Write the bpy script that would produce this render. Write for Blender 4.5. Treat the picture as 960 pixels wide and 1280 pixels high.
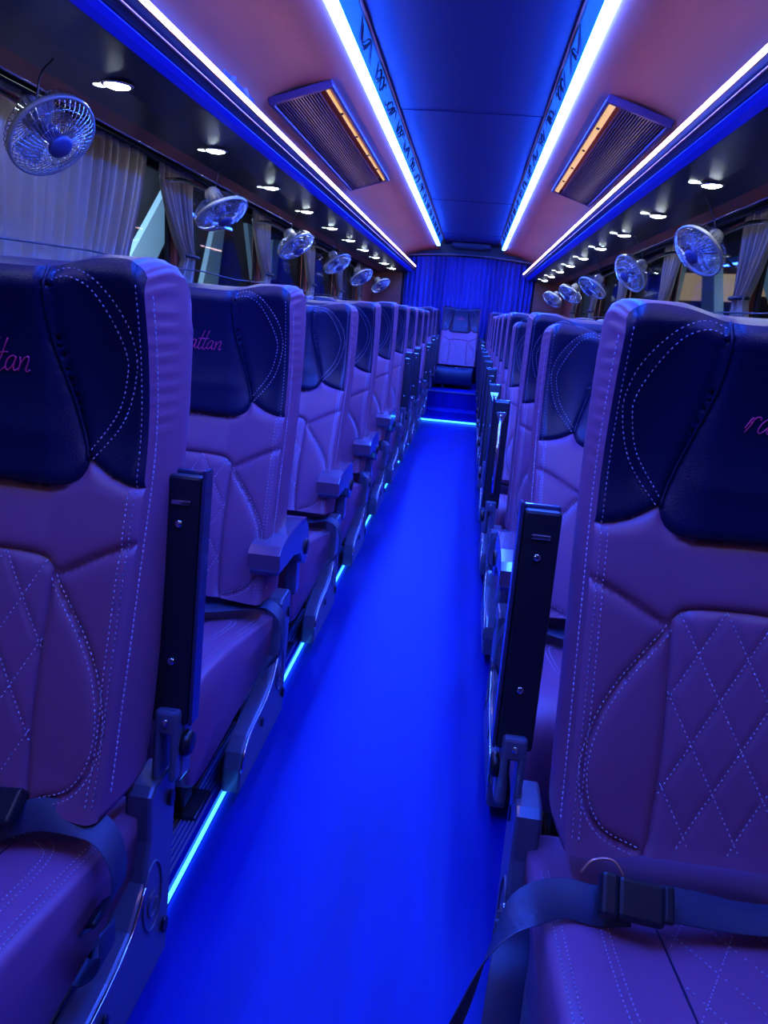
import bpy, bmesh, math, random
from mathutils import Vector, Matrix
from mathutils.geometry import delaunay_2d_cdt, interpolate_bezier
random.seed(7)
S = bpy.context.scene
C = S.collection
for o in list(bpy.data.objects): bpy.data.objects.remove(o)

# ------------------------------------------------------------------ camera
H = 1.12            # eye height above the aisle floor
CX = -0.115         # centre line of the bus
yaw, pitch, roll = map(math.radians, (5.531, 15.307, 4.753))
fw = Vector((-math.sin(yaw)*math.cos(pitch), math.cos(yaw)*math.cos(pitch), -math.sin(pitch)))
rt = Vector((math.cos(yaw), math.sin(yaw), 0)); up = rt.cross(fw)
R_ = rt*math.cos(roll) + up*math.sin(roll); U_ = -rt*math.sin(roll) + up*math.cos(roll)
cd = bpy.data.cameras.new('camera'); cam = bpy.data.objects.new('camera', cd); C.objects.link(cam)
cd.sensor_fit = 'VERTICAL'; cd.sensor_height = 36; cd.lens = 900/1280*36; cd.clip_start = .02
m = Matrix((R_, U_, -fw)).transposed().to_4x4(); m.translation = (0, 0, H); cam.matrix_world = m
S.camera = cam

# ------------------------------------------------------------------ world, exposure
w = bpy.data.worlds.new('world'); S.world = w; w.use_nodes = True
bg = w.node_tree.nodes['Background']; bg.inputs[0].default_value = (.03, .06, .12, 1); bg.inputs[1].default_value = .35
S.view_settings.view_transform = 'Standard'; S.view_settings.look = 'None'
S.view_settings.exposure = 0.0; S.view_settings.gamma = 1; S.view_settings.use_curve_mapping = False

# ------------------------------------------------------------------ materials
def mat(name, col, rough=.5, metal=0, bump=None, bstr=.2, spec=.5, coat=0, emit=None, es=0, trans=0, var=None):
    m = bpy.data.materials.new(name); m.use_nodes = True; nt = m.node_tree; b = nt.nodes['Principled BSDF']
    b.inputs['Base Color'].default_value = (*col, 1); b.inputs['Roughness'].default_value = rough
    b.inputs['Metallic'].default_value = metal; b.inputs['Specular IOR Level'].default_value = spec
    b.inputs['Coat Weight'].default_value = coat
    if trans: b.inputs['Transmission Weight'].default_value = trans
    if emit: b.inputs['Emission Color'].default_value = (*emit, 1); b.inputs['Emission Strength'].default_value = es
    tc = nt.nodes.new('ShaderNodeTexCoord')
    if var:      # (scale vector, amount): slow albedo mottling
        mp = nt.nodes.new('ShaderNodeMapping'); mp.inputs['Scale'].default_value = var[0]
        nz = nt.nodes.new('ShaderNodeTexNoise'); nz.inputs['Scale'].default_value = 1; nz.inputs['Detail'].default_value = 5
        mx = nt.nodes.new('ShaderNodeMix'); mx.data_type = 'RGBA'
        mx.inputs[6].default_value = (*[c*(1-var[1]) for c in col], 1); mx.inputs[7].default_value = (*[min(1, c*(1+var[1])) for c in col], 1)
        nt.links.new(tc.outputs['Object'], mp.inputs[0]); nt.links.new(mp.outputs[0], nz.inputs['Vector'])
        nt.links.new(nz.outputs[0], mx.inputs[0]); nt.links.new(mx.outputs[2], b.inputs['Base Color'])
    if bump:
        kind, sc = bump
        if kind == 'voronoi':
            t = nt.nodes.new('ShaderNodeTexVoronoi'); t.inputs['Scale'].default_value = sc; out = t.outputs[0]
        elif kind == 'noise':
            t = nt.nodes.new('ShaderNodeTexNoise'); t.inputs['Scale'].default_value = sc; t.inputs['Detail'].default_value = 4; out = t.outputs[0]
        mpp = nt.nodes.new('ShaderNodeMapping')
        nt.links.new(tc.outputs['Object'], mpp.inputs[0]); nt.links.new(mpp.outputs[0], t.inputs['Vector'])
        bm_ = nt.nodes.new('ShaderNodeBump'); bm_.inputs['Strength'].default_value = bstr; bm_.inputs['Distance'].default_value = .002
        nt.links.new(out, bm_.inputs['Height']); nt.links.new(bm_.outputs[0], b.inputs['Normal'])
    return m
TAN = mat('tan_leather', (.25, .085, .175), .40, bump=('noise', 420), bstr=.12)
DARK = mat('black_perforated_leather', (.002, .007, .046), .34, bump=('voronoi', 420), bstr=.2)
THREAD = mat('white_thread', (.55, .5, .62), .6)
PINK = mat('pink_thread', (.75, .05, .22), .5)
PLAST = mat('black_plastic', (.012, .012, .02), .35, bump=('noise', 300), bstr=.1)
GREYPL = mat('grey_plastic', (.10, .10, .16), .3, coat=.3)
WEB = mat('belt_webbing', (.03, .04, .09), .45, bump=('noise', 900), bstr=.3)
CHROME = mat('chrome', (.8, .8, .85), .15, metal=1)
STEEL = mat('brushed_steel', (.35, .35, .4), .4, metal=1)
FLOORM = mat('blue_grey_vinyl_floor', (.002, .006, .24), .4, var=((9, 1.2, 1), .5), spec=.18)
RIB = mat('ribbed_aluminium', (.35, .36, .42), .4, metal=.7)
RACK = mat('black_gloss_laminate', (.010, .010, .028), .32)
WOOD = mat('red_brown_wood_trim', (.26, .06, .04), .35, var=((2, 25, 25), .4))
CEILT = mat('tan_ceiling_leather', (.50, .13, .065), .5, var=((6, 1.2, 6), .35), bump=('noise', 60), bstr=.15)
CEILB = mat('navy_ceiling_lining', (.003, .001, .048), .5, bump=('noise', 150), bstr=.1)
CURT = mat('grey_satin_curtain', (.46, .39, .30), .38)
CURTD = mat('dark_curtain', (.05, .045, .06), .6)
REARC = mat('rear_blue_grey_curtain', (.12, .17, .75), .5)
GUNM = mat('gunmetal', (.06, .06, .09), .3, metal=.8)
PALE = mat('pale_blue_paint', (.25, .42, .58), .5)
BEIGE = mat('beige_blind', (.75, .55, .36), .7, emit=(.75, .52, .33), es=.35)
NIGHT = mat('dark_cladding', (.02, .02, .035), .7)
SPK = mat('speaker_cloth', (.03, .02, .08), .7)
LEDB = mat('blue_led_diffuser', (.5, .5, .5), .5, emit=(.016, .085, 1), es=215)
ACRGLOW = mat('cyan_acrylic_glow', (.06, .55, .75), .3, emit=(0, .20, 1), es=.12)  # low emission stands in for light the strip beside it casts
LEDF = mat('floor_led', (.5, .5, .5), .5, emit=(.02, .22, 1), es=9)
LEDW = mat('white_led_diffuser', (.5, .5, .5), .5, emit=(1, .60, .52), es=12)
LEDN = mat('deep_blue_acrylic', (.02, .03, .4), .3, emit=(0, .004, 1), es=.36)
DOWN = mat('downlight_lens', (.8, .8, .8), .4, emit=(.8, .95, 1), es=60)
DOWN2 = mat('side_lens_white', (.8, .8, .8), .4, emit=(.8, .95, 1), es=4)
YEL = mat('amber_led_bar', (.7, .5, .2), .5, emit=(1, .60, .18), es=.8)
CLEAR = mat('clear_blade', (.55, .6, .7), .15, trans=.7)
GLASS = mat('window_glass', (.75, .8, .9), .02, trans=1); GLASS.node_tree.nodes['Principled BSDF'].inputs['IOR'].default_value = 1.12
INK = mat('black_decal', (.005, .005, .02), .5)
COPPER = mat('copper_trim', (.7, .35, .25), .3, metal=.6)

# ------------------------------------------------------------------ mesh helpers
def V(*a): return Vector(a)
def obj(name, bm, mats, parent=None, smooth=False, loc=None, kind=None):
    me = bpy.data.meshes.new(name)
    if isinstance(bm, tuple): me.from_pydata(bm[0], [], bm[1]); me.update()
    else:
        bmesh.ops.recalc_face_normals(bm, faces=bm.faces); bm.to_mesh(me); bm.free()
    for mm in (mats if isinstance(mats, (list, tuple)) else [mats]): me.materials.append(mm)
    if smooth: me.shade_smooth()
    o = bpy.data.objects.new(name, me); C.objects.link(o)
    if parent: o.parent = parent
    if loc: o.location = loc
    if kind: o['kind'] = kind
    return o
def tag(o, label, cat, group=None):
    o['label'] = label; o['category'] = cat
    if group: o['group'] = group
    return o
def thing(name, label, cat, loc=(0, 0, 0), group=None):
    o = bpy.data.objects.new(name, None); C.objects.link(o); o.location = loc; o.empty_display_size = .05
    return tag(o, label, cat, group)
def add_box(bm, c, s, bev=0, rot=None, seg=2, mi=0):
    t = bmesh.new(); bmesh.ops.create_cube(t, size=1)
    for v in t.verts: v.co = Vector((v.co.x*s[0], v.co.y*s[1], v.co.z*s[2]))
    if bev: bmesh.ops.bevel(t, geom=t.edges[:], offset=bev, segments=seg, profile=.5, affect='EDGES')
    if rot: t.transform(rot if isinstance(rot, Matrix) else Matrix.Rotation(rot[1], 4, rot[0]))
    t.transform(Matrix.Translation(Vector(c))); merge(bm, t, mi)
def merge(bm, t, mi=0):
    mp = {}
    for v in t.verts: mp[v] = bm.verts.new(v.co)
    for f in t.faces:
        try: nf = bm.faces.new([mp[v] for v in f.verts]); nf.material_index = mi; nf.smooth = f.smooth
        except ValueError: pass
    t.free()
def add_tube(bm, pts, r, n=8, closed=False, caps=True, mi=0, taper=None):
    pts = [Vector(p) for p in pts]; N = len(pts); rings = []
    prev = None
    for i, p in enumerate(pts):
        a = pts[(i-1) % N] if (closed or i > 0) else p; b = pts[(i+1) % N] if (closed or i < N-1) else p
        t = (b-a).normalized()
        if prev is None:
            q = t.orthogonal().normalized()
        else:
            q = (prev - t*prev.dot(t)); q = q.normalized() if q.length > 1e-6 else t.orthogonal().normalized()
        prev = q; s = t.cross(q); rr = r if taper is None else taper[i]
        rings.append([bm.verts.new(p + (q*math.cos(2*math.pi*k/n) + s*math.sin(2*math.pi*k/n))*rr) for k in range(n)])
    M = N if closed else N-1
    for i in range(M):
        A, B = rings[i], rings[(i+1) % N]
        for k in range(n):
            f = bm.faces.new((A[k], A[(k+1) % n], B[(k+1) % n], B[k])); f.material_index = mi; f.smooth = True
    if caps and not closed:
        for rg in (rings[0], rings[-1]):
            try: f = bm.faces.new(rg); f.material_index = mi
            except ValueError: pass
def add_lathe(bm, prof, n=24, M=None, mi=0):
    rings = []
    for r, z in prof:
        rings.append([bm.verts.new((r*math.cos(2*math.pi*k/n), r*math.sin(2*math.pi*k/n), z)) for k in range(n)])
    for A, B in zip(rings, rings[1:]):
        for k in range(n):
            f = bm.faces.new((A[k], A[(k+1) % n], B[(k+1) % n], B[k])); f.smooth = True; f.material_index = mi
    for rg in (rings[0], rings[-1]):
        f = bm.faces.new(rg); f.material_index = mi
    if M is not None:
        for rg in rings:
            for v in rg: v.co = M @ v.co
def add_prism(bm, outl, x0, x1, bev=0, axis='x', mi=0):
    """outline of 2-D points extruded along an axis (x: points are y,z ; y: points are x,z)"""
    t = bmesh.new()
    def P(a, b, e): return (e, a, b) if axis == 'x' else ((a, e, b) if axis == 'y' else (a, b, e))
    A = [t.verts.new(P(a, b, x0)) for a, b in outl]; B = [t.verts.new(P(a, b, x1)) for a, b in outl]
    t.faces.new(A); t.faces.new(B[::-1]); n = len(outl)
    for i in range(n): t.faces.new((A[i], B[i], B[(i+1) % n], A[(i+1) % n]))
    bmesh.ops.recalc_face_normals(t, faces=t.faces)
    if bev:
        es = [e for e in t.edges if abs((e.verts[0].co - e.verts[1].co)[{'x': 0, 'y': 1, 'z': 2}[axis]]) < 1e-6]
        bmesh.ops.bevel(t, geom=es, offset=bev, segments=2, profile=.5, affect='EDGES')
    merge(bm, t, mi)
def smooth_path(pts, k=6):
    P = [Vector(p) for p in pts]; out = []
    for i in range(len(P)-1):
        p0 = P[i-1] if i else P[0]*2-P[1]; p1 = P[i]; p2 = P[i+1]; p3 = P[i+2] if i+2 < len(P) else P[-1]*2-P[-2]
        for j in range(k):
            t = j/k; out.append(.5*((2*p1)+(-p0+p2)*t+(2*p0-5*p1+4*p2-p3)*t*t+(-p0+3*p1-3*p2+p3)*t**3))
    out.append(P[-1]); return out
def add_ribbon(bm, pts, widths, w=.046, th=.0022, k=6, mi=0):
    """flat webbing: pts path, widths = direction vectors across the strap"""
    P = smooth_path(pts, k); W = smooth_path([Vector(x).normalized() for x in widths], k); rings = []
    for i, p in enumerate(P):
        a = P[max(0, i-1)]; b = P[min(len(P)-1, i+1)]; t = (b-a).normalized()
        s = (W[i]-t*W[i].dot(t)).normalized(); n = t.cross(s)
        rings.append([bm.verts.new(p+s*x*w/2+n*y*th/2) for x, y in ((-1, -.3), (-.94, -1), (.94, -1), (1, -.3), (1, .3), (.94, 1), (-.94, 1), (-1, .3))])
    for A, B in zip(rings, rings[1:]):
        for j in range(8):
            f = bm.faces.new((A[j], A[(j+1) % 8], B[(j+1) % 8], B[j])); f.smooth = True; f.material_index = mi
    for rg in (rings[0], rings[-1]): bm.faces.new(rg)
def ident(bm, p, r, h, ax, n=12, mi=0):
    z = Vector(ax).normalized(); M = Matrix.Translation(Vector(p)) @ z.to_track_quat('Z', 'Y').to_matrix().to_4x4()
    add_lathe(bm, [(r*.2, h), (r*.8, h), (r, h*.6), (r, 0)], n, M, mi)

Y0, Y1 = -1.6, 10.25
# =================================================================== THE SETTING
def struct(name, bm, m, smooth=False): return obj(name, bm, m, kind='structure', smooth=smooth)
bm = bmesh.new(); add_box(bm, ((-.455+.215)/2, (Y0+8.2)/2, -.02), (.67, 8.2-Y0, .04)); struct('floor', bm, FLOORM)
for nm, x0, x1 in (('trim_1', -1.40, -.462), ('trim_2', .222, 1.17)):      # raised ribbed platforms under the seats
    bm = bmesh.new(); add_box(bm, ((x0+x1)/2, (Y0+Y1)/2, -.0075), (x1-x0, Y1-Y0, .065))
    e = x1 if x0 < -1 else x0; s = -1 if x0 < -1 else 1
    for k in range(9):
        add_box(bm, (e+s*(.012+k*.009), (Y0+Y1)/2, .027), (.004, Y1-Y0, .004), mi=1)
    struct(nm, bm, [FLOORM, RIB])
# two steps up to the rear row
bm = bmesh.new(); add_box(bm, (CX, 8.19+.19, .06), (.80, .38, .12), .004); struct('trim_3', bm, FLOORM)
bm = bmesh.new(); add_box(bm, (CX, (8.56+Y1)/2, .15), (.80, Y1-8.56, .30), .004)
add_box(bm, (CX, 8.56, .303), (.80, .03, .008), mi=1); struct('trim_4', bm, [FLOORM, RIB])

XW = 1.29                                                      # half width to the window plane
PIL = [-.76, .58, 1.93, 3.46, 4.83, 6.20, 7.56, 8.92]
for side, s in (('left', -1), ('right', 1)):
    bm = bmesh.new(); X = CX+s*XW
    add_box(bm, (X+s*.03, (Y0+Y1)/2, .42), (.06, Y1-Y0, .90))
    add_box(bm, (X-s*.01, (Y0+Y1)/2, .885), (.08, Y1-Y0, .03), .005, mi=1)
    add_box(bm, (X+s*.03, (Y0+Y1)/2, 1.93), (.06, Y1-Y0, .5))
    for y in PIL: add_box(bm, (X+s*.02, y, 1.28), (.06, .12, .86), .01, mi=1)
    add_box(bm, (X+s*.02, 9.75, 1.28), (.06, 1.0, .86), mi=1)
    struct('wall_'+side, bm, [RACK, WOOD])
n = 1
for s in (-1, 1):
    X = CX+s*XW
    for a, b in zip(PIL, PIL[1:]):
        a2, b2 = a+.06, min(b-.06, 9.25)
        if b2-a2 < .2: continue
        root = bpy.data.objects.new('window_%d' % n, None); C.objects.link(root); root.location = (X+s*.035, (a2+b2)/2, .87); root['kind'] = 'structure'; n += 1
        L = b2-a2
        bm = bmesh.new(); add_box(bm, (0, 0, .405), (.006, L, .81)); obj('pane', bm, GLASS, root)
        bm = bmesh.new()
        for z in (.02, .79): add_box(bm, (-s*.006, 0, z), (.02, L, .035), .004)
        for y in (-L/2, L/2): add_box(bm, (-s*.006, y, .405), (.02, .05, .81), .004)
        obj('frame', bm, PLAST, root)
bm = bmesh.new(); add_box(bm, (CX, Y1+.03, 1.1), (2.7, .06, 2.3)); struct('wall_back', bm, RACK)
bm = bmesh.new(); add_box(bm, (CX, Y0-.03, 1.1), (2.7, .06, 2.3)); struct('wall_front', bm, RACK)

# ceiling cross-section
bm = bmesh.new(); add_box(bm, (CX, (Y0+Y1)/2, 2.11), (.74, Y1-Y0, .03))
for y in (1.2, 3.9, 6.6, 9.0): add_box(bm, (CX, y, 2.0935), (.72, .004, .003))
struct('ceiling', bm, CEILB)
LX = .405
for nm, s in (('trim_5', -1), ('trim_6', 1)):
    # tan leather side ceiling: from the light slot out to the riser above the rack
    pts = [(LX+.02, 2.012), (.50, 2.004), (.62, 1.985), (.72, 1.955), (.80, 1.915), (.835, 1.87), (.85, 1.80), (.85, 1.70), (.88, 1.70), (.88, 1.95), (.80, 2.03), (LX+.02, 2.05)]
    pts = [(p.x, p.y) for p in smooth_path([(q[0], q[1], 0) for q in pts[:7]], 8)]+pts[7:]
    bm = bmesh.new(); add_prism(bm, [(CX+s*a, b) for a, b in pts], Y0, Y1, axis='y')
    for y in (1.3, 3.95, 6.6): pass
    struct(nm, bm, CEILT)
for nm, s in (('trim_7', -1), ('trim_8', 1)):
    # overhead rack body with a lip along the aisle edge
    pts = [(1.09, 1.672), (.94, 1.677), (.79, 1.695), (.755, 1.704), (.735, 1.715), (.716, 1.742), (.708, 1.757), (.708, 1.775), (.86, 1.80), (1.29, 1.80), (1.29, 1.70), (1.09, 1.70)]
    bm = bmesh.new(); add_prism(bm, [(CX+s*a, b) for a, b in pts], Y0, Y1, axis='y'); struct(nm, bm, RACK)
for nm, s in (('trim_9', -1), ('trim_10', 1)):
    # red-brown wooden border above the windows, closed by a bright metal edge
    pts = [(1.09, 1.672), (1.165, 1.655), (1.165, 1.70), (1.09, 1.70)]
    bm = bmesh.new(); add_prism(bm, [(CX+s*a, b) for a, b in pts], Y0, Y1, axis='y')
    add_tube(bm, [(CX+s*1.163, Y0, 1.657), (CX+s*1.163, Y1, 1.657)], .0045, 8, mi=1)
    add_box(bm, (CX+s*1.18, (Y0+Y1)/2, 1.70), (.03, Y1-Y0, .06), mi=2)
    struct(nm, bm, [WOOD, CHROME, RACK])
for nm, s in (('trim_11', -1), ('trim_12', 1)):
    bm = bmesh.new(); add_tube(bm, [(CX+s*.722, Y0, 1.733), (CX+s*.722, Y1, 1.733)], .0035, 8)
    struct(nm, bm, COPPER)
# outer side walls of the light slot, pinkish edge at the inner top
for nm, s in (('trim_13', -1), ('trim_14', 1)):
    bm = bmesh.new(); add_box(bm, (CX+s*.352, (Y0+Y1)/2, 2.085), (.008, Y1-Y0, .012), .002); struct(nm, bm, CEILT)

# =================================================================== LIGHTS IN THE PLACE
def strip(name, label, m, prof, y0, y1, gaps=()):
    bm = bmesh.new(); ys = [y0]+[g for g in gaps]+[y1]
    for a, b in zip(ys, ys[1:]): add_prism(bm, prof, a+(.006 if a != y0 else 0), b-(.006 if b != y1 else 0), axis='y')
    return tag(obj(name, bm, m), label, 'led strip')
for s, sd in ((-1, 'left'), (1, 'right')):
    far = 9.55
    strip('ceiling_light_strip', 'wide glowing blue-white light strip running along the %s side of the navy ceiling panel' % sd, LEDB,
          [(CX+s*(LX-.018), 1.998), (CX+s*(LX+.018), 1.998), (CX+s*(LX+.02), 2.012), (CX+s*(LX-.02), 2.012)], .3, far, (1.0, 3.86, 6.7))
    # acrylic side of the slot, with black scroll decals
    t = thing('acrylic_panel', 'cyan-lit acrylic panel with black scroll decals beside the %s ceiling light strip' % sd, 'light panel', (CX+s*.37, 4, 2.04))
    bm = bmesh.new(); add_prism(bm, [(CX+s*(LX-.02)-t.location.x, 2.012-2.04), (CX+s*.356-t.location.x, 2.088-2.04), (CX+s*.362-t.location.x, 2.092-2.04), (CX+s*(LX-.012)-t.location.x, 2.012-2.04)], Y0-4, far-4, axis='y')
    obj('panel', bm, ACRGLOW, t)
    rnd = random.Random(3)
    for y in [2.9+.42*k for k in range(15)]:
        bm = bmesh.new()
        for q in range(4):
            pts = []
            a0 = rnd.uniform(0, 6); L = rnd.uniform(.10, .22)
            for i in range(9):
                v = i/8; f = .5+.33*math.sin(a0+v*5)*(1-.3*v)
                pts.append((CX+s*((LX-.021)*(1-f)+.3555*f-.0012)-t.location.x, y-4+(v-.5)*L+q*.06-.1, 2.012*(1-f)+2.088*f-2.041))
            add_tube(bm, pts, .004, 5, taper=[.001+.004*math.sin(math.pi*i/8) for i in range(9)])
        obj('scroll_decal', bm, INK, t)
    strip('rack_light_strip', 'thin warm white light strip along the lip of the %s overhead rack' % sd, LEDW,
          [(CX+s*.703, 1.758), (CX+s*.709, 1.757), (CX+s*.709, 1.772), (CX+s*.703, 1.772)], Y0, 10.0, (4.2,))
    strip('rack_glow_band', 'deep blue glowing band under the lip of the %s overhead rack' % sd, LEDN,
          [(CX+s*.738, 1.708), (CX+s*.756, 1.6985), (CX+s*.782, 1.6915), (CX+s*.782, 1.6965), (CX+s*.740, 1.7135)], Y0, 10.0, (4.9,))
strip('floor_light_strip', 'thin bright cyan light strip along the left edge of the aisle floor', LEDF,
      [(-.462, .004), (-.456, .004), (-.456, .011), (-.462, .011)], Y0, 8.15)
bm = bmesh.new(); add_box(bm, ((-.455+.16)/2+.0, 8.172, .012), (.62, .012, .016), .002)
tag(obj('step_light_strip', bm, LEDF), 'bright cyan light strip across the aisle at the foot of the rear step', 'led strip')

# downlights in the rack underside
def make_down():
    t = thing('downlight', '', 'light')
    bm = bmesh.new(); add_lathe(bm, [(.044, 0), (.046, -.003), (.040, -.007), (.034, -.005)], 28); obj('bezel', bm, CHROME, t)
    bm = bmesh.new(); add_lathe(bm, [(.036, -.002), (.034, -.007), (.022, -.011), (.004, -.012)], 28); obj('lens', bm, DOWN, t)
    bm = bmesh.new(); add_lathe(bm, [(.022, .001), (.021, -.002), (.004, -.003)], 20, Matrix.Translation((-.060, .012, 0))); obj('side_lens', bm, DOWN2, t)
    return t
d0 = make_down(); used = False
ORD = ['nearest', 'second nearest', 'third nearest', 'fourth nearest', 'fifth nearest', 'sixth nearest', 'seventh nearest', 'eighth nearest', 'ninth nearest', 'farthest']
def tree_copy(o, parent=None):
    c = o.copy(); C.objects.link(c)
    if parent: c.parent = parent
    for ch in o.children: tree_copy(ch, c)
    return c
for s, sd, ys in ((-1, 'left', 2.141), (1, 'right', 3.0)):
    N = 10 if s < 0 else 9
    for k in range(-3, N):
        o = tree_copy(d0) if used else d0; used = True
        o.location = (CX+s*.936, ys+.8*k, 1.6775)
        for ch in o.children:
            if ch.name.startswith('side_lens'): ch.location.z = .0065 if s > 0 else -.0005
        o['group'] = 'round downlights under the %s rack' % sd
        o['label'] = ('round white downlight under the %s overhead rack, %s of its row in view' % (sd, ORD[k] if k < N-1 else 'farthest')) if k >= 0 else 'round white downlight under the %s overhead rack, close to the front of the bus' % sd

# ceiling air vents
def make_vent(s, label, label_bar):
    t = thing('ceiling_vent', label, 'air vent', (CX+s*.665, 4.15, 1.955))
    # frame follows the sloping side ceiling; local x measured outwards
    ang = math.atan2(1.925-1.985, .79-.60)
    def place(bm):
        for v in bm.verts:
            x, y, z = v.co; v.co = (s*(x*math.cos(ang)-z*math.sin(ang)), y, x*math.sin(ang)+z*math.cos(ang)-.008)
        if s < 0: pass
    L = 2.0; W = .27
    bm = bmesh.new()
    for x in (-W/2+.008, W/2-.008): add_box(bm, (x, 0, 0), (.018, L, .03), .004)
    for y in (-L/2+.01, L/2-.01): add_box(bm, (0, y, 0), (W, .022, .03), .004)
    place(bm); obj('frame', bm, GREYT, t)
    bm = bmesh.new()
    for k in range(17): add_box(bm, (-W/2+.066+k*.0115, 0, -.004), (.005, L-.04, .014))
    add_box(bm, (.03, 0, .012), (W-.09, L-.03, .006), mi=1)
    place(bm); obj('grille', bm, [GREYT, RACK], t)
    bw = .012 if s < 0 else .026
    bm = bmesh.new(); add_box(bm, (-W/2+.032, 0, -.004), (bw, L-.05, .010), .002); place(bm); ob = obj('light_bar', bm, YEL, t)
    bm = bmesh.new()
    for y in (-.62, -.2, .22, .6): add_box(bm, (-W/2+.032, y, -.0105), (.014, .02, .004))
    place(bm); obj('clip', bm, PLAST, t, kind='stuff') if False else obj('clips', bm, PLAST, t)
    return t
GREYT = mat('bronze_painted_grille', (.10, .04, .09), .35, metal=.2)
make_vent(-1, 'long slatted air vent with a slim amber light bar on the left sloping ceiling', '')
make_vent(1, 'long slatted air vent with a wide amber light bar on the right sloping ceiling', '')
# speaker on the left riser
t = thing('ceiling_speaker', 'dark panel speaker with an oval ring beside the left ceiling vent', 'speaker', (CX-.835, 2.88, 1.84))
M = Matrix.Rotation(math.radians(90), 4, 'Y') @ Matrix.Rotation(0, 4, 'X')
bm = bmesh.new(); add_box(bm, (.0, 0, .0), (.02, .36, .15), .006); obj('panel', bm, GREYT, t)
bm = bmesh.new()
add_lathe(bm, [(.05, .008), (.062, .012), (.068, .016), (.075, .012), (.078, .006)], 32, Matrix.Scale(1.7, 4, (0, 1, 0)) @ M); obj('ring', bm, mat('speaker_ring', (.25, .2, .6), .3), t)

# =================================================================== SEATS
ZT = 1.16            # top corner of a seat back above the floor
WD = .47             # seat back width
def lerp_tab(tab, x):
    if x <= tab[0][0]: return tab[0][1]
    for (a, b), (c, d) in zip(tab, tab[1:]):
        if x <= c: return b+(d-b)*(x-a)/(c-a)
    return tab[-1][1]
PROF = [(.37, -.175), (.39, -.16), (.44, -.136), (.53, -.108), (.65, -.066), (.76, -.030), (.85, .003), (.92, .022), (1.0, .027), (1.085, .018), (1.16, .0)]
def prof(z):
    # smoothed profile
    return sum(lerp_tab(PROF, z+d) for d in (-.04, -.02, 0, .02, .04))/5
def Z(z): return z+H
def mir(l): return [(WD-u, z) for u, z in l]
def dens(pl, step=.004):
    out = []
    for a, b in zip(pl, pl[1:]):
        n = max(1, int(math.hypot(b[0]-a[0], b[1]-a[1])/step))
        out += [(a[0]+(b[0]-a[0])*i/n, a[1]+(b[1]-a[1])*i/n) for i in range(n)]
    return out+[pl[-1]]
def sp2(pl, k=6): return [(p.x, p.y) for p in smooth_path([(a, b, 0) for a, b in pl], k)]
# seams measured on the seat back (u from the aisle edge, height above floor)
ztop = [(0, Z(.022)), (.006, Z(.034)), (.029, Z(.044)), (.081, Z(.041)), (.136, Z(.027)), (.176, Z(.025)), (WD/2, Z(.026))]
zbot = Z(-.708)
panel_h = [(.136, Z(.027)), (.139, Z(-.022)), (.134, Z(-.075)), (.116, Z(-.143)), (.100, Z(-.201)), (.092, Z(-.238)), (.097, Z(-.258)), (.108, Z(-.270)), (.130, Z(-.277)), (.17, Z(-.278)), (WD/2, Z(-.276))]
wing_b = [(0, Z(-.268)), (.03, Z(-.264)), (.06, Z(-.255)), (.092, Z(-.238))]
crease = [(0, Z(-.344)), (.02, Z(-.350)), (.056, Z(-.368)), (.09, Z(-.386)), (.123, Z(-.403))]
arcL = [(.121, Z(-.403)), (.090, Z(-.440)), (.060, Z(-.476)), (.033, Z(-.520)), (.018, Z(-.565)), (.015, Z(-.605)), (.024, Z(-.645)), (.050, Z(-.680)), (.100, Z(-.702))]
dia_l = [(.112, zbot), (.118, Z(-.690)), (.125, Z(-.605)), (.127, Z(-.504)), (.124, Z(-.405)), (.128, Z(-.390)), (.145, Z(-.379)), (.18, Z(-.375)), (WD/2, Z(-.374))]
arcO = [(.136, Z(.018)), (.115, Z(.026)), (.094, Z(.024)), (.066, Z(.008)), (.031, Z(-.035)), (.017, Z(-.075)), (.016, Z(-.108)), (.031, Z(-.162)), (.054, Z(-.2)), (.088, Z(-.24))]
arcI = [(.136, Z(.008)), (.115, Z(.015)), (.097, Z(.012)), (.076, Z(-.002)), (.049, Z(-.042)), (.031, Z(-.083)), (.031, Z(-.112)), (.047, Z(-.165)), (.091, Z(-.228))]
ztop_s = sp2(ztop, 5); panel_s = sp2(panel_h, 5); wing_s = sp2(wing_b, 4); crease_s = sp2(crease, 4); arcL_s = sp2(arcL, 6)
dia_s = dia_l[:1]+sp2(dia_l[1:], 5); arcO_s = sp2(arcO, 5); arcI_s = sp2(arcI, 5)
def inpoly(p, poly):
    x, y = p; c = False; j = len(poly)-1
    for i in range(len(poly)):
        if (poly[i][1] > y) != (poly[j][1] > y) and x < (poly[j][0]-poly[i][0])*(y-poly[i][1])/(poly[j][1]-poly[i][1])+poly[i][0]: c = not c
        j = i
    return c
top_full = ztop_s + [(WD-u, z) for u, z in reversed(ztop_s[:-1])]
outline = dens([(0, zbot), (0, Z(.022))], .006)[:-1]+dens(top_full, .005)+dens([(WD, Z(.022)), (WD, zbot)], .006)[1:]+dens([(WD, zbot), (0, zbot)], .006)[1:-1]
PANELP = panel_s+[(WD-u, z) for u, z in reversed(panel_s[:-1])]
panel_poly = PANELP+[(WD-.136, 1.3), (.136, 1.3)]
dia_full = dia_s+[(WD-u, z) for u, z in reversed(dia_s[:-1])]
seams = [dens(panel_s), dens(mir(panel_s)), dens(wing_s), dens(mir(wing_s)), dens(crease_s), dens(mir(crease_s)), dens(arcL_s), dens(mir(arcL_s)), dens(dia_s), dens(mir(dia_s))]
groove_soft = [dens(arcO_s, .006), dens(mir(arcO_s), .006)]
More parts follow.
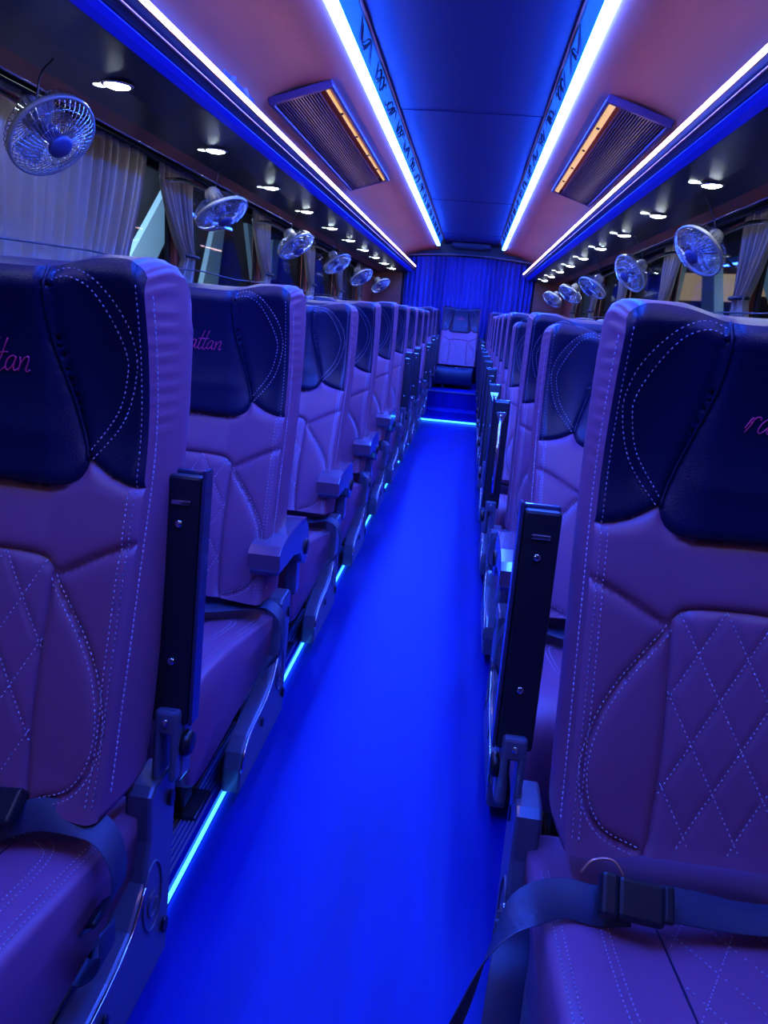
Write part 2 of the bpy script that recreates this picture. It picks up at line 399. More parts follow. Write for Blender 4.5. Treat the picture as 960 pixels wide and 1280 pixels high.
class Hash:
    def __init__(s, pts, c=.03):
        s.c = c; s.d = {}
        for p in pts: s.d.setdefault((int(p[0]//c), int(p[1]//c)), []).append(p)
    def dist(s, p):
        i, j = int(p[0]//s.c), int(p[1]//s.c); b = .0009
        for a in (i-1, i, i+1):
            for q in (j-1, j, j+1):
                for r in s.d.get((a, q), ()):
                    e = (r[0]-p[0])**2+(r[1]-p[1])**2
                    if e < b: b = e
        return math.sqrt(b)
hs_ = Hash([p for s in seams for p in s]); hsoft = Hash([p for s in groove_soft for p in s])
def dia_lines():
    """quilting lines clipped to the diamond panel"""
    out = []
    cu, cz = WD/2, Z(-.435); k = .0615/.035
    for sg in (1, -1):
        for n in range(-14, 15):
            pts = []
            for i in range(121):
                u = .10+i*(WD-.2)/120; z = cz+n*.1225+sg*k*(u-cu)
                if inpoly((u, z), dia_full+[(WD-.112, zbot-.01), (.112, zbot-.01)]) and z > zbot+.01:
                    # keep clear of the seam
                    pts.append((u, z))
            if len(pts) > 4: out.append(pts)
    return out
QUILT = dia_lines(); hq = Hash([p for l in QUILT for p in dens(l, .006)])
def depth(u, z):
    """forward bulge (towards the sitter, metres)"""
    e = min(u, WD-u); c = abs(u-WD/2)
    h = .010*(1-math.exp(-hs_.dist((u, z))/.006))
    h -= .003*math.exp(-(hsoft.dist((u, z))/.004)**2)
    wing = max(0, min(1, (z-.84)/.08))
    h += -.018*math.sin(min(1, e/.14)*math.pi)*wing*(.8)        # scooped wings
    h -= .022*max(0, min(1, (e-.02)/.12))*(1-wing*.6)            # centre sits deeper than bolsters
    if inpoly((u, z), panel_poly): h += .014*min(1, (.14-min(c, .14))/.05)
    if inpoly((u, z), dia_full) and hs_.dist((u, z)) > .006: h -= .0035*math.exp(-(hq.dist((u, z))/.004)**2)
    if e < .014: h -= .010*(1-e/.014)**2
    tz = lerp_tab([(a, b) for a, b in ztop_s], min(u, WD-u))
    dt = tz-z
    if dt < .03: h -= .016*(1-dt/.03)**2
    return h
def P3(u, z, off=0):
    return Vector((u, prof(z)-depth(u, z)-off, z))
HINGE = Vector((0, -.05, .40))
def build_backrest(s, text, extras=True):
    """s=+1: aisle edge at local x=0 growing +x ; s=-1 mirrored. returns object tree root (backrest)"""
    def fx(v): return Vector((s*v.x, v.y, v.z))-HINGE
    verts = []; edges = []
    def addpl(pl, closed=False):
        st = len(verts); verts.extend(pl)
        for i in range(len(pl)-1): edges.append((st+i, st+i+1))
        if closed: edges.append((st+len(pl)-1, st))
    addpl(outline, True)
    for sm in seams: addpl(sm)
    near = Hash(outline+[p for q in seams for p in q], .02)
    n = 0; z = zbot+.004
    while z < ZT+.01:
        u = .003+(.003 if n % 2 else 0)
        while u < WD:
            if inpoly((u, z), outline) and near.dist((u, z)) > .0028: verts.append((u, z))
            u += .0062
        z += .0055; n += 1
    vo, eo, fo, *_ = delaunay_2d_cdt([Vector(v) for v in verts], edges, [], 0, 1e-5)
    pos = [fx(P3(v.x, v.y)) for v in vo]
    groups = {'panel': [], 'wingA': [], 'wingB': [], 'dia': [], 'body': []}
    wb = [(0, Z(-.268))]
    for f in fo:
        c = (sum(vo[i].x for i in f)/len(f), sum(vo[i].y for i in f)/len(f))
        if not inpoly(c, outline): continue
        f = tuple(f)
        if s < 0: f = f[::-1]
        if inpoly(c, panel_poly): k = 'panel'
        elif inpoly(c, dia_full): k = 'dia'
        else:
            e = min(c[0], WD-c[0]); zb = lerp_tab(wing_s, e)
            if c[1] > zb and c[1] > Z(-.27): k = 'wingA' if c[0] < WD/2 else 'wingB'
            else: k = 'body'
        groups[k].append(f)
    def sub(fs):
        ids = sorted({i for f in fs for i in f}); mp = {j: n for n, j in enumerate(ids)}
        return [pos[i] for i in ids], [tuple(mp[i] for i in f) for f in fs]
    # shell: rings going back from the outline
    vb, fb = sub(groups['body']); vb = list(vb); fb = list(fb); nb = len(fb)
    NO = len(outline); K = 9; rings = []
    def yback(z): return lerp_tab([(.37, .02), (.46, .06), (.85, .185), (.95, .21), (1.09, .228), (1.2, .20)], z)
    for k in range(K+1):
        t = k/K; ring = []
        for (u, z) in outline:
            p = P3(u, z); yb = yback(z)
            y = p.y+(yb-p.y)*t
            zz = z
            if z > ZT-.09:      # rounded crown falling away behind
                cap = ZT+.004 + .006*math.sin(min(1, t*2)*math.pi) - .105*max(0, (t-.38)/.62)**1.5
                zz = min(z+.012*math.sin(min(1, t*3)*math.pi/2)*(1 if z > ZT-.05 else 0), cap if z > ZT-.03 else max(cap-(ZT-z)*.6, cap-.07))
            bulge = .010*math.sin(t*math.pi)-.03*max(0, t-.75)/.25
            if k and k < 4 and z > Z(-.20) and (u < .002 or u > WD-.002): bulge += .0022*math.sin(z*2*math.pi/.021)*(1-t)
            uu = u-bulge if u < .004 else (u+bulge if u > WD-.004 else u+(u-WD/2)/(WD/2)*bulge)
            ring.append(len(vb)); vb.append(fx(Vector((uu, y, zz))))
        rings.append(ring)
    mats_idx = [0]*nb
    for A, B in zip(rings, rings[1:]):
        for i in range(NO):
            j = (i+1) % NO; q = (A[i], A[j], B[j], B[i]); fb.append(q if s < 0 else q[::-1])
            u, z = outline[i]; mats_idx.append(1 if (z > ZT-.03 and .012 < u < WD-.012) else 0)
    ring = rings[-1]; cidx = len(vb); vb.append(sum((vb[i] for i in ring), Vector())/NO)
    for i in range(NO): fb.append((ring[i], ring[(i+1) % NO], cidx)); mats_idx.append(0)
    o = obj('backrest', (vb, fb), [TAN, DARK], smooth=True)
    o.data.polygons.foreach_set('material_index', mats_idx)
    hp = obj('headrest', sub(groups['panel']), DARK, o, smooth=True)
    obj('headrest_wing', sub(groups['wingA']), DARK, o, smooth=True)
    obj('headrest_wing', sub(groups['wingB']), DARK, o, smooth=True)
    obj('quilted_panel', sub(groups['dia']), TAN, o, smooth=True)
    # piping
    for pl in (panel_s, mir(panel_s)):
        bm = bmesh.new(); add_tube(bm, [fx(P3(u, z, .0052)) for u, z in dens(pl[:26], .008)], .0022, 6); obj('piping', bm, DARK, o)
    # stitching
    bm = bmesh.new()
    def stitch(pl, step=.0078, off=0.0012, r=.0011, inset=0.0):
        pl = dens(pl, .0013); L = 0; run = []; last = pl[0]
        for p in pl:
            L += math.hypot(p[0]-last[0], p[1]-last[1]); last = p
            ph = (L % step)/step
            if ph < .64: run.append(p)
            else:
                if len(run) > 2:
                    a, b = P3(*run[0], off), P3(*run[-1], off); mdl = P3(*run[len(run)//2], off+.0008)
                    add_tube(bm, [fx(a), fx(mdl), fx(b)], r, 4, taper=[r*.5, r, r*.5])
                run = []
    def shift(pl, d):
        out = []
        for i, p in enumerate(pl):
            a = pl[max(0, i-1)]; b = pl[min(len(pl)-1, i+1)]; tx, ty = b[0]-a[0], b[1]-a[1]; l = math.hypot(tx, ty) or 1
            out.append((p[0]-ty/l*d, p[1]+tx/l*d))
        return out
    edge = [(.008, z/1000) for z in range(int(zbot*1000)+20, int(Z(.02)*1000), 10)]
    for e in (edge, [(.017, z) for _, z in edge if z < Z(-.26)], [(u+.0, z) for u, z in edge]):
        stitch(e); stitch(mir(e))
    for pl in (arcO_s, arcI_s, shift(arcL_s, .0055), shift(arcL_s, -.0055)): stitch(pl); stitch(mir(pl))
    for l in QUILT: stitch(l, off=-.001+.0016)
    obj('stitching', bm, THREAD, o)
    # side stitch line just behind the front seam
    for sd in (0, 1):
        bm = bmesh.new(); z = zbot+.03
        while z < Z(.0):
            for _ in (0,):
                pa = [Vector((-.0062 if sd == 0 else WD+.0062, prof(q)+.0135, q)) for q in (z, z+.0025, z+.005)]
                add_tube(bm, [fx(p) for p in pa], .001, 4)
            z += .0078
        obj('edge_stitching', bm, THREAD, o)
    # script embroidery
    bm = bmesh.new(); X0 = WD/2-.056+(.024 if s < 0 else 0); sc = .0215; zb = Z(-.118)
    let = {'r': [[(0, .25), (.1, .8), (.2, 1.0), (.28, .7), (.1, 0)], [(.16, .6), (.38, 1.0), (.62, 1.05), (.72, .85)]],
           'a': [[(.66, .85), (.45, 1.0), (.15, .75), (.05, .3), (.2, .02), (.45, .2), (.62, .6), (.68, .95), (.62, .5), (.64, .12), (.8, .03), (.98, .2)]],
           't': [[(.45, 2.1), (.3, 1.4), (.14, .6), (.12, .1), (.3, -.05), (.55, .2)], [(-.1, 1.12), (.25, 1.16), (.6, 1.2)]],
           'n': [[(.02, .95), (.1, .5), (.05, 0), (.15, .55), (.4, .95), (.6, .95), (.64, .6), (.56, .2), (.66, .0), (.85, .15)]]}
    adv = {'r': .78, 'a': .93, 't': .55, 'n': .9}; x = 0
    for ch in text:
        for st in let[ch]:
            path = []
            for p in smooth_path([(a, b, 0) for a, b in st], 4):
                u = (X0+(x+p.x+p.y*.28)*sc); zz = zb+p.y*sc
                uu = u if s > 0 else WD-u
                path.append(fx(P3(uu, zz, .0006)))
            add_tube(bm, path, .0011, 5)
        x += adv[ch]
    obj('embroidery', bm, PINK, o)
    return o
def cushion_profile():
    # side outline (y, z): closed, starting rear-bottom
    return [(-.06, .262), (-.30, .240), (-.50, .232), (-.60, .240), (-.622, .28), (-.628, .33), (-.622, .39), (-.605, .425), (-.57, .445), (-.52, .450), (-.42, .438), (-.30, .415), (-.18, .390), (-.08, .368), (0, .350), (.03, .32)]
def build_cushion(s, parent):
    pr = [(p.x, p.y) for p in smooth_path([(a, b, 0) for a, b in cushion_profile()+[cushion_profile()[0]]], 3)][:-1]
    U0, U1 = (-.030 if s > 0 else -.004), WD-.012
    n = 22; us = [U0+(U1-U0)*i/n for i in range(n+1)]
    # denser near edges
    us = sorted(set([U0, U0+.004, U0+.010, U0+.018]+[u for u in us if U0+.02 < u < U1-.02]+[U1-.018, U1-.010, U1-.004, U1]))
    verts = []; faces = []
    cy = sum(a for a, b in pr)/len(pr); cz = .34
    for u in us:
        e = min(u-U0, U1-u); q = max(0, 1-e/.02)
        for (y, z) in pr:
            dz = .012*math.sin(min(1, e/.10)*math.pi/2) if z > .33 else 0
            # slight scoop between side rolls
            if z > .33: dz -= .016*max(0, min(1, (e-.04)/.10))
            sh = .012*(1-math.sqrt(max(0, 1-q*q)))
            l = math.hypot(y-cy, z-cz)
            verts.append(Vector((s*u, y-(y-cy)/l*sh, z-(z-cz)/l*sh+dz)))
    N = len(pr)
    for i in range(len(us)-1):
        for j in range(N):
            k = (j+1) % N; f = (i*N+j, i*N+k, (i+1)*N+k, (i+1)*N+j); faces.append(f if s < 0 else f[::-1])
    for i in (0, len(us)-1):
        c = len(verts); verts.append(sum((verts[i*N+j] for j in range(N)), Vector())/N)
        for j in range(N):
            f = (i*N+j, i*N+(j+1) % N, c); faces.append(f[::-1] if (i == 0) == (s < 0) else f)
    o = obj('seat_cushion', (verts, faces), TAN, parent, smooth=True)
    # surface lookup for stitches
    top = [(-.605, .425), (-.57, .445), (-.52, .450), (-.42, .438), (-.30, .415), (-.18, .390), (-.08, .368), (0, .350)]
    def T(u, y, off=.0015):
        e = min(u-U0, U1-u); q = max(0, 1-e/.02); z = lerp_tab(top, y)
        dz = .012*math.sin(min(1, e/.10)*math.pi/2) if z > .33 else 0
        dz -= .016*max(0, min(1, (e-.04)/.10))
        return Vector((s*u, y, z+dz+off-.012*(1-math.sqrt(max(0, 1-q*q)))))
    bm = bmesh.new()
    def stitch(pl, step=.0078, r=.0011):
        pl = dens(pl, .0013); L = 0; run = []; last = pl[0]
        for p in pl:
            L += math.hypot(p[0]-last[0], p[1]-last[1]); last = p
            if (L % step)/step < .64: run.append(p)
            else:
                if len(run) > 2: add_tube(bm, [T(*run[0]), T(*run[len(run)//2], .0025), T(*run[-1])], r, 4, taper=[r*.5, r, r*.5])
                run = []
    def both(pl): stitch(pl); stitch([(U0+U1-u, y) for u, y in pl])
    for d in (.014, .024): both([(U0+d, -.10), (U0+d, -.58)])
    arc = [(.128, -.125), (.098, -.130), (.068, -.150), (.05, -.19), (.045, -.28), (.050, -.40), (.075, -.50), (.12, -.56)]
    both(sp2(arc, 5)); both(sp2([(u+.011+(.0), y-(.011 if y > -.16 else 0)) for u, y in arc], 5))
    seam_y = []
    k = .0615/.035
    for sg in (1, -1):
        for nn in range(-10, 10):
            pts = []
            for i in range(101):
                u = .135+i*(.17)/100; y = -.33+nn*.1225+sg*k*(u-.22)
                if -.56 < y < -.13: pts.append((u, y))
            if len(pts) > 4: stitch(pts)
    obj('cushion_stitching', bm, THREAD, o)
    bm = bmesh.new()
    for u in (.13, .31): add_tube(bm, [T(u, y, .0) for y in [-.58+.03*i for i in range(16)]], .0018, 5)
    obj('seam', bm, DARK, o)
    return o
def build_side_frame(s, parent):
    """grey moulded panel at the aisle side"""
    outl = [(-.035, Z(-.752)), (-.040, Z(-.83)), (-.06, Z(-.89)), (-.11, Z(-.935)), (-.18, Z(-.955)), (-.25, Z(-.962)), (-.31, Z(-.972)), (-.345, Z(-.995)), (-.362, Z(-1.03)),
            (-.368, Z(-1.085)), (.02, Z(-1.095)), (.035, Z(-1.0)), (.055, Z(-.88)), (.065, Z(-.752)), (.05, Z(-.742)), (-.02, Z(-.742))]
    x0, x1 = (-.056, -.012) if s > 0 else (-.026, .018)
    bm = bmesh.new(); add_prism(bm, outl, s*x0, s*x1, .006)
    o = obj('side_frame', bm, GREYPL, parent)
    xf = s*(x0-.001)
    for (y, z, a) in ((.035, Z(-.80), .010), (.005, Z(-1.03), .010), (-.20, Z(-1.0), .008)):
        t = bmesh.new(); add_lathe(t, [(a, 0), (a, .004)], 16, Matrix.Translation((xf-s*.001, y, z)) @ Matrix.Rotation(math.radians(90), 4, 'Y') @ Matrix.Scale(1.5, 4, (1, 0, 0))); obj('slot', t, PLAST, o)
    bm = bmesh.new(); pts = [(xf, -.035+.035*math.cos(t*math.pi/12), Z(-.935)+.062*math.sin(t*math.pi/12)) for t in range(24)]
    add_tube(bm, pts, .0025, 6, closed=True)
    pts = [(xf, -.035+.016*math.cos(t*math.pi/8), Z(-.95)+.022*math.sin(t*math.pi/8)) for t in range(3, 17)]; add_tube(bm, pts, .0025, 6)
    obj('oval_emblem', bm, GREYPL, o)
    bm = bmesh.new(); pts = smooth_path([(xf, a, b-.004) for a, b in outl[2:9]], 4); add_tube(bm, pts, .003, 6); obj('edge_bead', bm, CHROME, o)
    return o
def build_legs(s, parent):
    bm = bmesh.new()
    for y in (-.42, -.02):
        add_box(bm, (s*.10, y, .15), (.05, .06, .25), .006)
        add_box(bm, (s*.10, y, .03), (.12, .10, .012), .003)
        for zz in (.10, .20): ident(bm, (s*.10, y-.03, zz), .011, .008, (0, -1, 0))
    add_box(bm, (s*.20, -.24, .265), (.40, .48, .03), .004)
    return obj('leg_frame', bm, GUNM, parent)
def build_arm_up(s, parent, stem=False):
    """armrest folded up beside the backrest, its underside facing forward"""
    lean = math.atan2(.05, .39)
    root_y, root_z = .02, Z(-.655 if s < 0 else -.672)
    bm = bmesh.new(); L = .40
    add_box(bm, (0, .018, L/2), (.060, .030, L), .006)
    a = obj('armrest', bm, PLAST, parent)
    a.location = (-.066 if s > 0 else .030, root_y, root_z); a.rotation_euler = (-lean, 0, 0)
    bm = bmesh.new()
    add_box(bm, (-s*.033, .020, L/2+.006), (.006, .036, L+.01), .003); add_box(bm, (0, .036, L/2+.004), (.062, .010, L+.006), .004)
    obj('arm_cover', bm, UPCOV, a)
    bm = bmesh.new(); add_box(bm, (0, .001, L-.042), (.030, .003, .007), .001); obj('catch', bm, CHROME, a)
    for zz in (L-.075, .105):
        bm = bmesh.new(); ident(bm, (-.002, .003, zz), .0062, .004, (0, -1, 0)); obj('screw', bm, CHROME, a)
    if stem:
        bm = bmesh.new(); add_tube(bm, [(0, -.004, L-.06), (.0, -.008, .06)], .008, 10)
        add_prism(bm, [(-.02, L-.04), (.02, L-.04), (.007, L-.08), (-.007, L-.08)], -.010, .0, axis='y'); ident(bm, (0, -.008, L-.055), .006, .006, (0, -1, 0))
        obj('stem', bm, CHROME, a)
    bm = bmesh.new()
    add_box(bm, (0, .012, .008), (.040, .05, .04), .006)
    for q in (-.014, .014): add_box(bm, (q, .012, -.045), (.012, .05, .09), .005)
    ident(bm, (0, -.013, .01), .006, .004, (0, -1, 0), mi=1)
    obj('hinge', bm, [GREYPL, CHROME], a)
    bm = bmesh.new(); ident(bm, (-s*.020, .02, -.035), .021, .014, (-s, 0, 0), 20); obj('knob', bm, PLAST, a)
    bm = bmesh.new(); add_box(bm, (-s*.012, .03, -.02), (.02, .05, .16), .008); obj('hinge_cover', bm, GREYPL, a)
    return a
def build_arm_down(s, parent):
    bm = bmesh.new()
    # side view: padded block curving down into the pivot
    o2 = [(-.185, .0), (-.19, -.045), (-.18, -.058), (-.06, -.060), (.0, -.075), (.035, -.11), (.075, -.13), (.105, -.11), (.115, -.06), (.10, -.015), (.06, .010), (.0, .022), (-.10, .020), (-.165, .010)]
    o2 = [(y-(.05 if y < -.1 else 0), z) for y, z in o2]; add_prism(bm, o2, -.036, .036, .006)
    a = obj('armrest', bm, ARMB, parent); a.location = (-.036 if s > 0 else .004, .085, Z(-.575))
    bm = bmesh.new()
    top = [(-.190, -.040), (-.192, -.002), (-.168, .014), (-.10, .025), (.0, .027), (.05, .018), (.045, .008), (.0, .016), (-.10, .014), (-.16, .004), (-.178, -.012), (-.180, -.040)]
    top = [(y-(.05 if y < -.09 else 0), z) for y, z in top]; add_prism(bm, top, -.040, .040, .002); obj('arm_pad', bm, TANARM, a)
    bm = bmesh.new(); ident(bm, (-s*.03, .072, -.075), .024, .012, (-s, 0, 0), 20); obj('knob', bm, PLAST, a)
    bm = bmesh.new(); add_box(bm, (0, .075, -.15), (.034, .05, .14), .008); obj('post', bm, ARMB, a)
    return a
UPCOV = mat('dark_arm_cover', (.03, .03, .09), .25, coat=.5)
TANARM = mat('glossy_arm_cover', (.13, .07, .13), .15, coat=.6)
ARMB = mat('glossy_grey_arm', (.09, .10, .2), .2, coat=.5)

def belt_generic(s, parent, seed):
    """lap belt lying across the back of the cushion and looping over the aisle edge"""
    r = random.Random(seed); bm = bmesh.new(); d = r.uniform(-.02, .02)
    pts = [(s*.44, -.10, .372), (s*.30, -.14+d, .376), (s*.16, -.14+d, .384), (s*.04, -.13, .398), (s*-.015, -.13, .405), (s*-.055, -.15, .375), (s*-.060, -.17, .30), (s*-.02, -.12, .24)]
    w = [(0, 1, .15)]*4+[(0, 1, .1), (0, 1, 0), (0, 1, -.1), (0, 1, 0)]
    add_ribbon(bm, pts, w); 
    return obj('seat_belt', bm, WEB, parent)

groups_lbl = {}
def build_base(s):
    """one full aisle seat prototype pieces; returns dict of part objects (unparented templates)"""
    root = bpy.data.objects.new('coach_seat', None); C.objects.link(root)
    b = build_backrest(s, 'rattan'); b.parent = root; b.location = HINGE
    build_cushion(s, root); build_legs(s, root)
    return root
protoR = build_base(1); protoL = build_base(-1)
for pr_, s in ((protoR, 1), (protoL, -1)):
    pr_['s'] = s
# quick template parts for the accessories
def hidden_templates(s):
    d = {}
    h = bpy.data.objects.new('coach_seat', None); C.objects.link(h)
    d['frame'] = build_side_frame(s, h); d['up'] = build_arm_up(s, h); d['stem'] = build_arm_up(s, h, True); d['down'] = build_arm_down(s, h)
    d['belt'] = belt_generic(s, h, 1); d['root'] = h
    return d
TP = {1: hidden_templates(1), -1: hidden_templates(-1)}
used_proto = {1: False, -1: False}
ROWN = ['front', 'second', 'third', 'fourth', 'fifth', 'sixth', 'seventh', 'eighth', 'ninth', 'tenth', 'eleventh']
def place_seat(s, x, y, z=0, recline=0, arm=None, belt='generic', frame=True, label='', group=None, cushion_dz=0):
    pr_ = protoR if s > 0 else protoL
    o = tree_copy(pr_)
    if 's' in o.keys(): del o['s']
    o.name = 'coach_seat'; o.location = (x, y, z); tag(o, label, 'seat', group)
    for ch in o.children:
        if ch.name.startswith('backrest'): ch.rotation_euler = (-math.radians(recline), 0, 0)
        if ch.name.startswith('seat_cushion'): ch.location.z += cushion_dz-.028
    if frame: tree_copy(TP[s]['frame'], o)
    if arm:
        a = tree_copy(TP[s][arm], o)
        if recline and arm != 'down':
            a.rotation_euler.x -= math.radians(recline*.5)
    if belt == 'generic': tree_copy(TP[s]['belt'], o)
    return o
armL = ['up', 'down', 'down', 'down', 'down', 'up', 'up', 'down', 'up', 'up', 'up', 'up']
recL = [0, 0, 9, 0, 0, 0, 0, 0, 0, 0, 0, 0]
armR = ['up', 'down', 'stem', 'stem', 'up', 'up', 'up', 'up', 'up', 'up', 'up', 'up']
recR = [0, 12, 0, 11, 0, 0, 0, 0, 0, 0, 0, 0]
ARMW = {'up': 'armrest folded up', 'down': 'armrest lowered', 'stem': 'armrest on bright stem'}
seatL = []; seatR = []
for k in range(12):
    zr = 0 if k < 4 else .02
    if k >= 9: zr = .07
    nm = ROWN[k] if k < 11 else 'rearmost'
    gl = None
    seatL.append(place_seat(-1, -.439, .952+.8*k, zr, recL[k], armL[k] if k < 11 else None, 'generic' if k else None, k < 11,
        'tan quilted coach seat left of the aisle, %s row, %s%s' % (nm, ARMW[armL[k]], ', tipped back' if recL[k] else '')))
    seatR.append(place_seat(1, .209, 1.037+.8*k, zr, recR[k], armR[k], 'generic' if k else None, True,
        'tan quilted coach seat right of the aisle, %s row, %s%s' % (nm, ARMW[armR[k]], ', tipped back' if recR[k] else ''), None, 0 if k else -.02))
for k in range(12):
    zr = 0 if k < 4 else .02
    if k >= 9: zr = .07
    for oo in (place_seat(-1, -.932, .952+.8*k, zr, 0, None, None, False, 'tan and black coach seat beside the left windows, hidden behind the aisle seats', 'left window seats'),
      place_seat(1, .703, 1.037+.8*k, zr, 0, None, None, False, 'tan and black coach seat beside the right windows, hidden behind the aisle seats', 'right window seats')): oo.scale.x = .91
# single seat at the end of the aisle
o = place_seat(1, -.15-.235, 9.62, .14, 8, None, None, False, 'coach seat facing up the aisle at the far end, in front of the blue curtain')
for ch in o.children:
    if ch.name.startswith('seat_cushion'): ch.data = ch.data.copy(); ch.data.materials[0] = DARK
# remove the templates
def kill(o):
    for ch in list(o.children): kill(ch)
    bpy.data.objects.remove(o)
kill(protoR); kill(protoL); kill(TP[1]['root']); kill(TP[-1]['root'])

# lap belts on the two nearest seats
def ray(px, py, Y=None, X=None, Zz=None):
    d = fw + R_*(px-480)/900 - U_*(py-640)/900
    t = Y/d.y if Y is not None else (X/d.x if X is not None else (Zz-H)/d.z)
    return d*t+Vector((0, 0, H))
r0 = seatR[0]
def loc(r, p): return Vector(p)-r.location
bm = bmesh.new()
pts = [loc(r0, p) for p in (ray(545, 1330, Y=.70), ray(578, 1262, Y=.72), ray(612, 1190, Y=.76), ray(655, 1138, Y=.80), ray(700, 1122, Y=.83), ray(745, 1132, Y=.83), ray(785, 1132, Y=.83))]
add_ribbon(bm, pts, [(.5, .6, -.5), (.4, .7, -.5), (.2, .8, -.3), (.1, .9, .3), (0, .8, .6), (0, .7, .7), (0, .7, .7)], w=.050)
bt = obj('seat_belt', bm, WEB, r0)
bm = bmesh.new()
add_ribbon(bm, [loc(r0, p) for p in (ray(640, 1150, Y=.86), ray(640, 1180, Y=.84), ray(634, 1220, Y=.80), ray(628, 1262, Y=.77), ray(622, 1310, Y=.74))], [(1, .1, 0)]*5, w=.050)
obj('belt_strap', bm, WEB, bt); bm = bmesh.new()
add_ribbon(bm, [loc(r0, p) for p in (ray(825, 1128, Y=.83), ray(870, 1136, Y=.84), ray(920, 1146, Y=.85), ray(975, 1152, Y=.86))], [(0, .8, .5), (0, .8, .45), (0, .9, .3), (0, .95, .2)], w=.046)
obj('belt_strap', bm, WEB, bt)
bm = bmesh.new(); c = loc(r0, ray(800, 1128, Y=.82)); rb = Matrix.Rotation(math.radians(6), 4, 'Y') @ Matrix.Rotation(math.radians(42), 4, 'X')
add_box(bm, c, (.062, .052, .020), .006, rb); add_box(bm, c+Vector((-.042, 0, .004)), (.024, .055, .024), .006, rb)
add_box(bm, c+Vector((.036, 0, .002)), (.014, .046, .014), .004, rb)
obj('buckle', bm, PLAST, bt)
bm = bmesh.new(); add_tube(bm, smooth_path([c+Vector((-.075, .025, .012)), c+Vector((-.06, .03, .03)), c+Vector((-.035, .03, .034)), c+Vector((-.02, .02, .02))]), .002, 6); obj('loose_thread_loop', bm, COPPER, bt)

l0 = seatL[0]
bm = bmesh.new()
pts = [loc(l0, p) for p in (ray(-40, 1050, Y=.80), ray(12, 1026, Y=.80), ray(50, 1018, Y=.80), ray(92, 1024, Y=.80), ray(128, 1040, Y=.80), ray(147, 1075, Y=.79), ray(146, 1112, Y=.78), ray(125, 1140, Y=.77), ray(102, 1160, Y=.755), ray(86, 1186, Y=.75), ray(90, 1208, Y=.745), ray(110, 1216, Y=.745), ray(132, 1196, Y=.75), ray(134, 1158, Y=.76))]
add_ribbon(bm, pts, [(0, .5, .85), (0, .5, .85), (0, .6, .8), (.1, .8, .5), (.1, .95, .2), (0, 1, 0), (0, 1, .05), (0, 1, .1), (0, 1, .1), (0, 1, 0), (0, 1, 0), (0, 1, 0), (0, 1, 0), (0, 1, 0)], w=.044)
bt = obj('seat_belt', bm, WEB, l0)
bm = bmesh.new(); c = loc(l0, ray(4, 1008, Y=.80)); add_box(bm, c, (.055, .05, .02), .005, Matrix.Rotation(math.radians(35), 4, 'X') @ Matrix.Rotation(math.radians(-15), 4, 'Y')); obj('buckle', bm, PLAST, bt)
bm = bmesh.new(); c = loc(l0, ray(124, 1142, Y=.77)); add_box(bm, c, (.016, .05, .010), .003, Matrix.Rotation(math.radians(-40), 4, 'Y')); obj('belt_slide', bm, PLAST, bt)

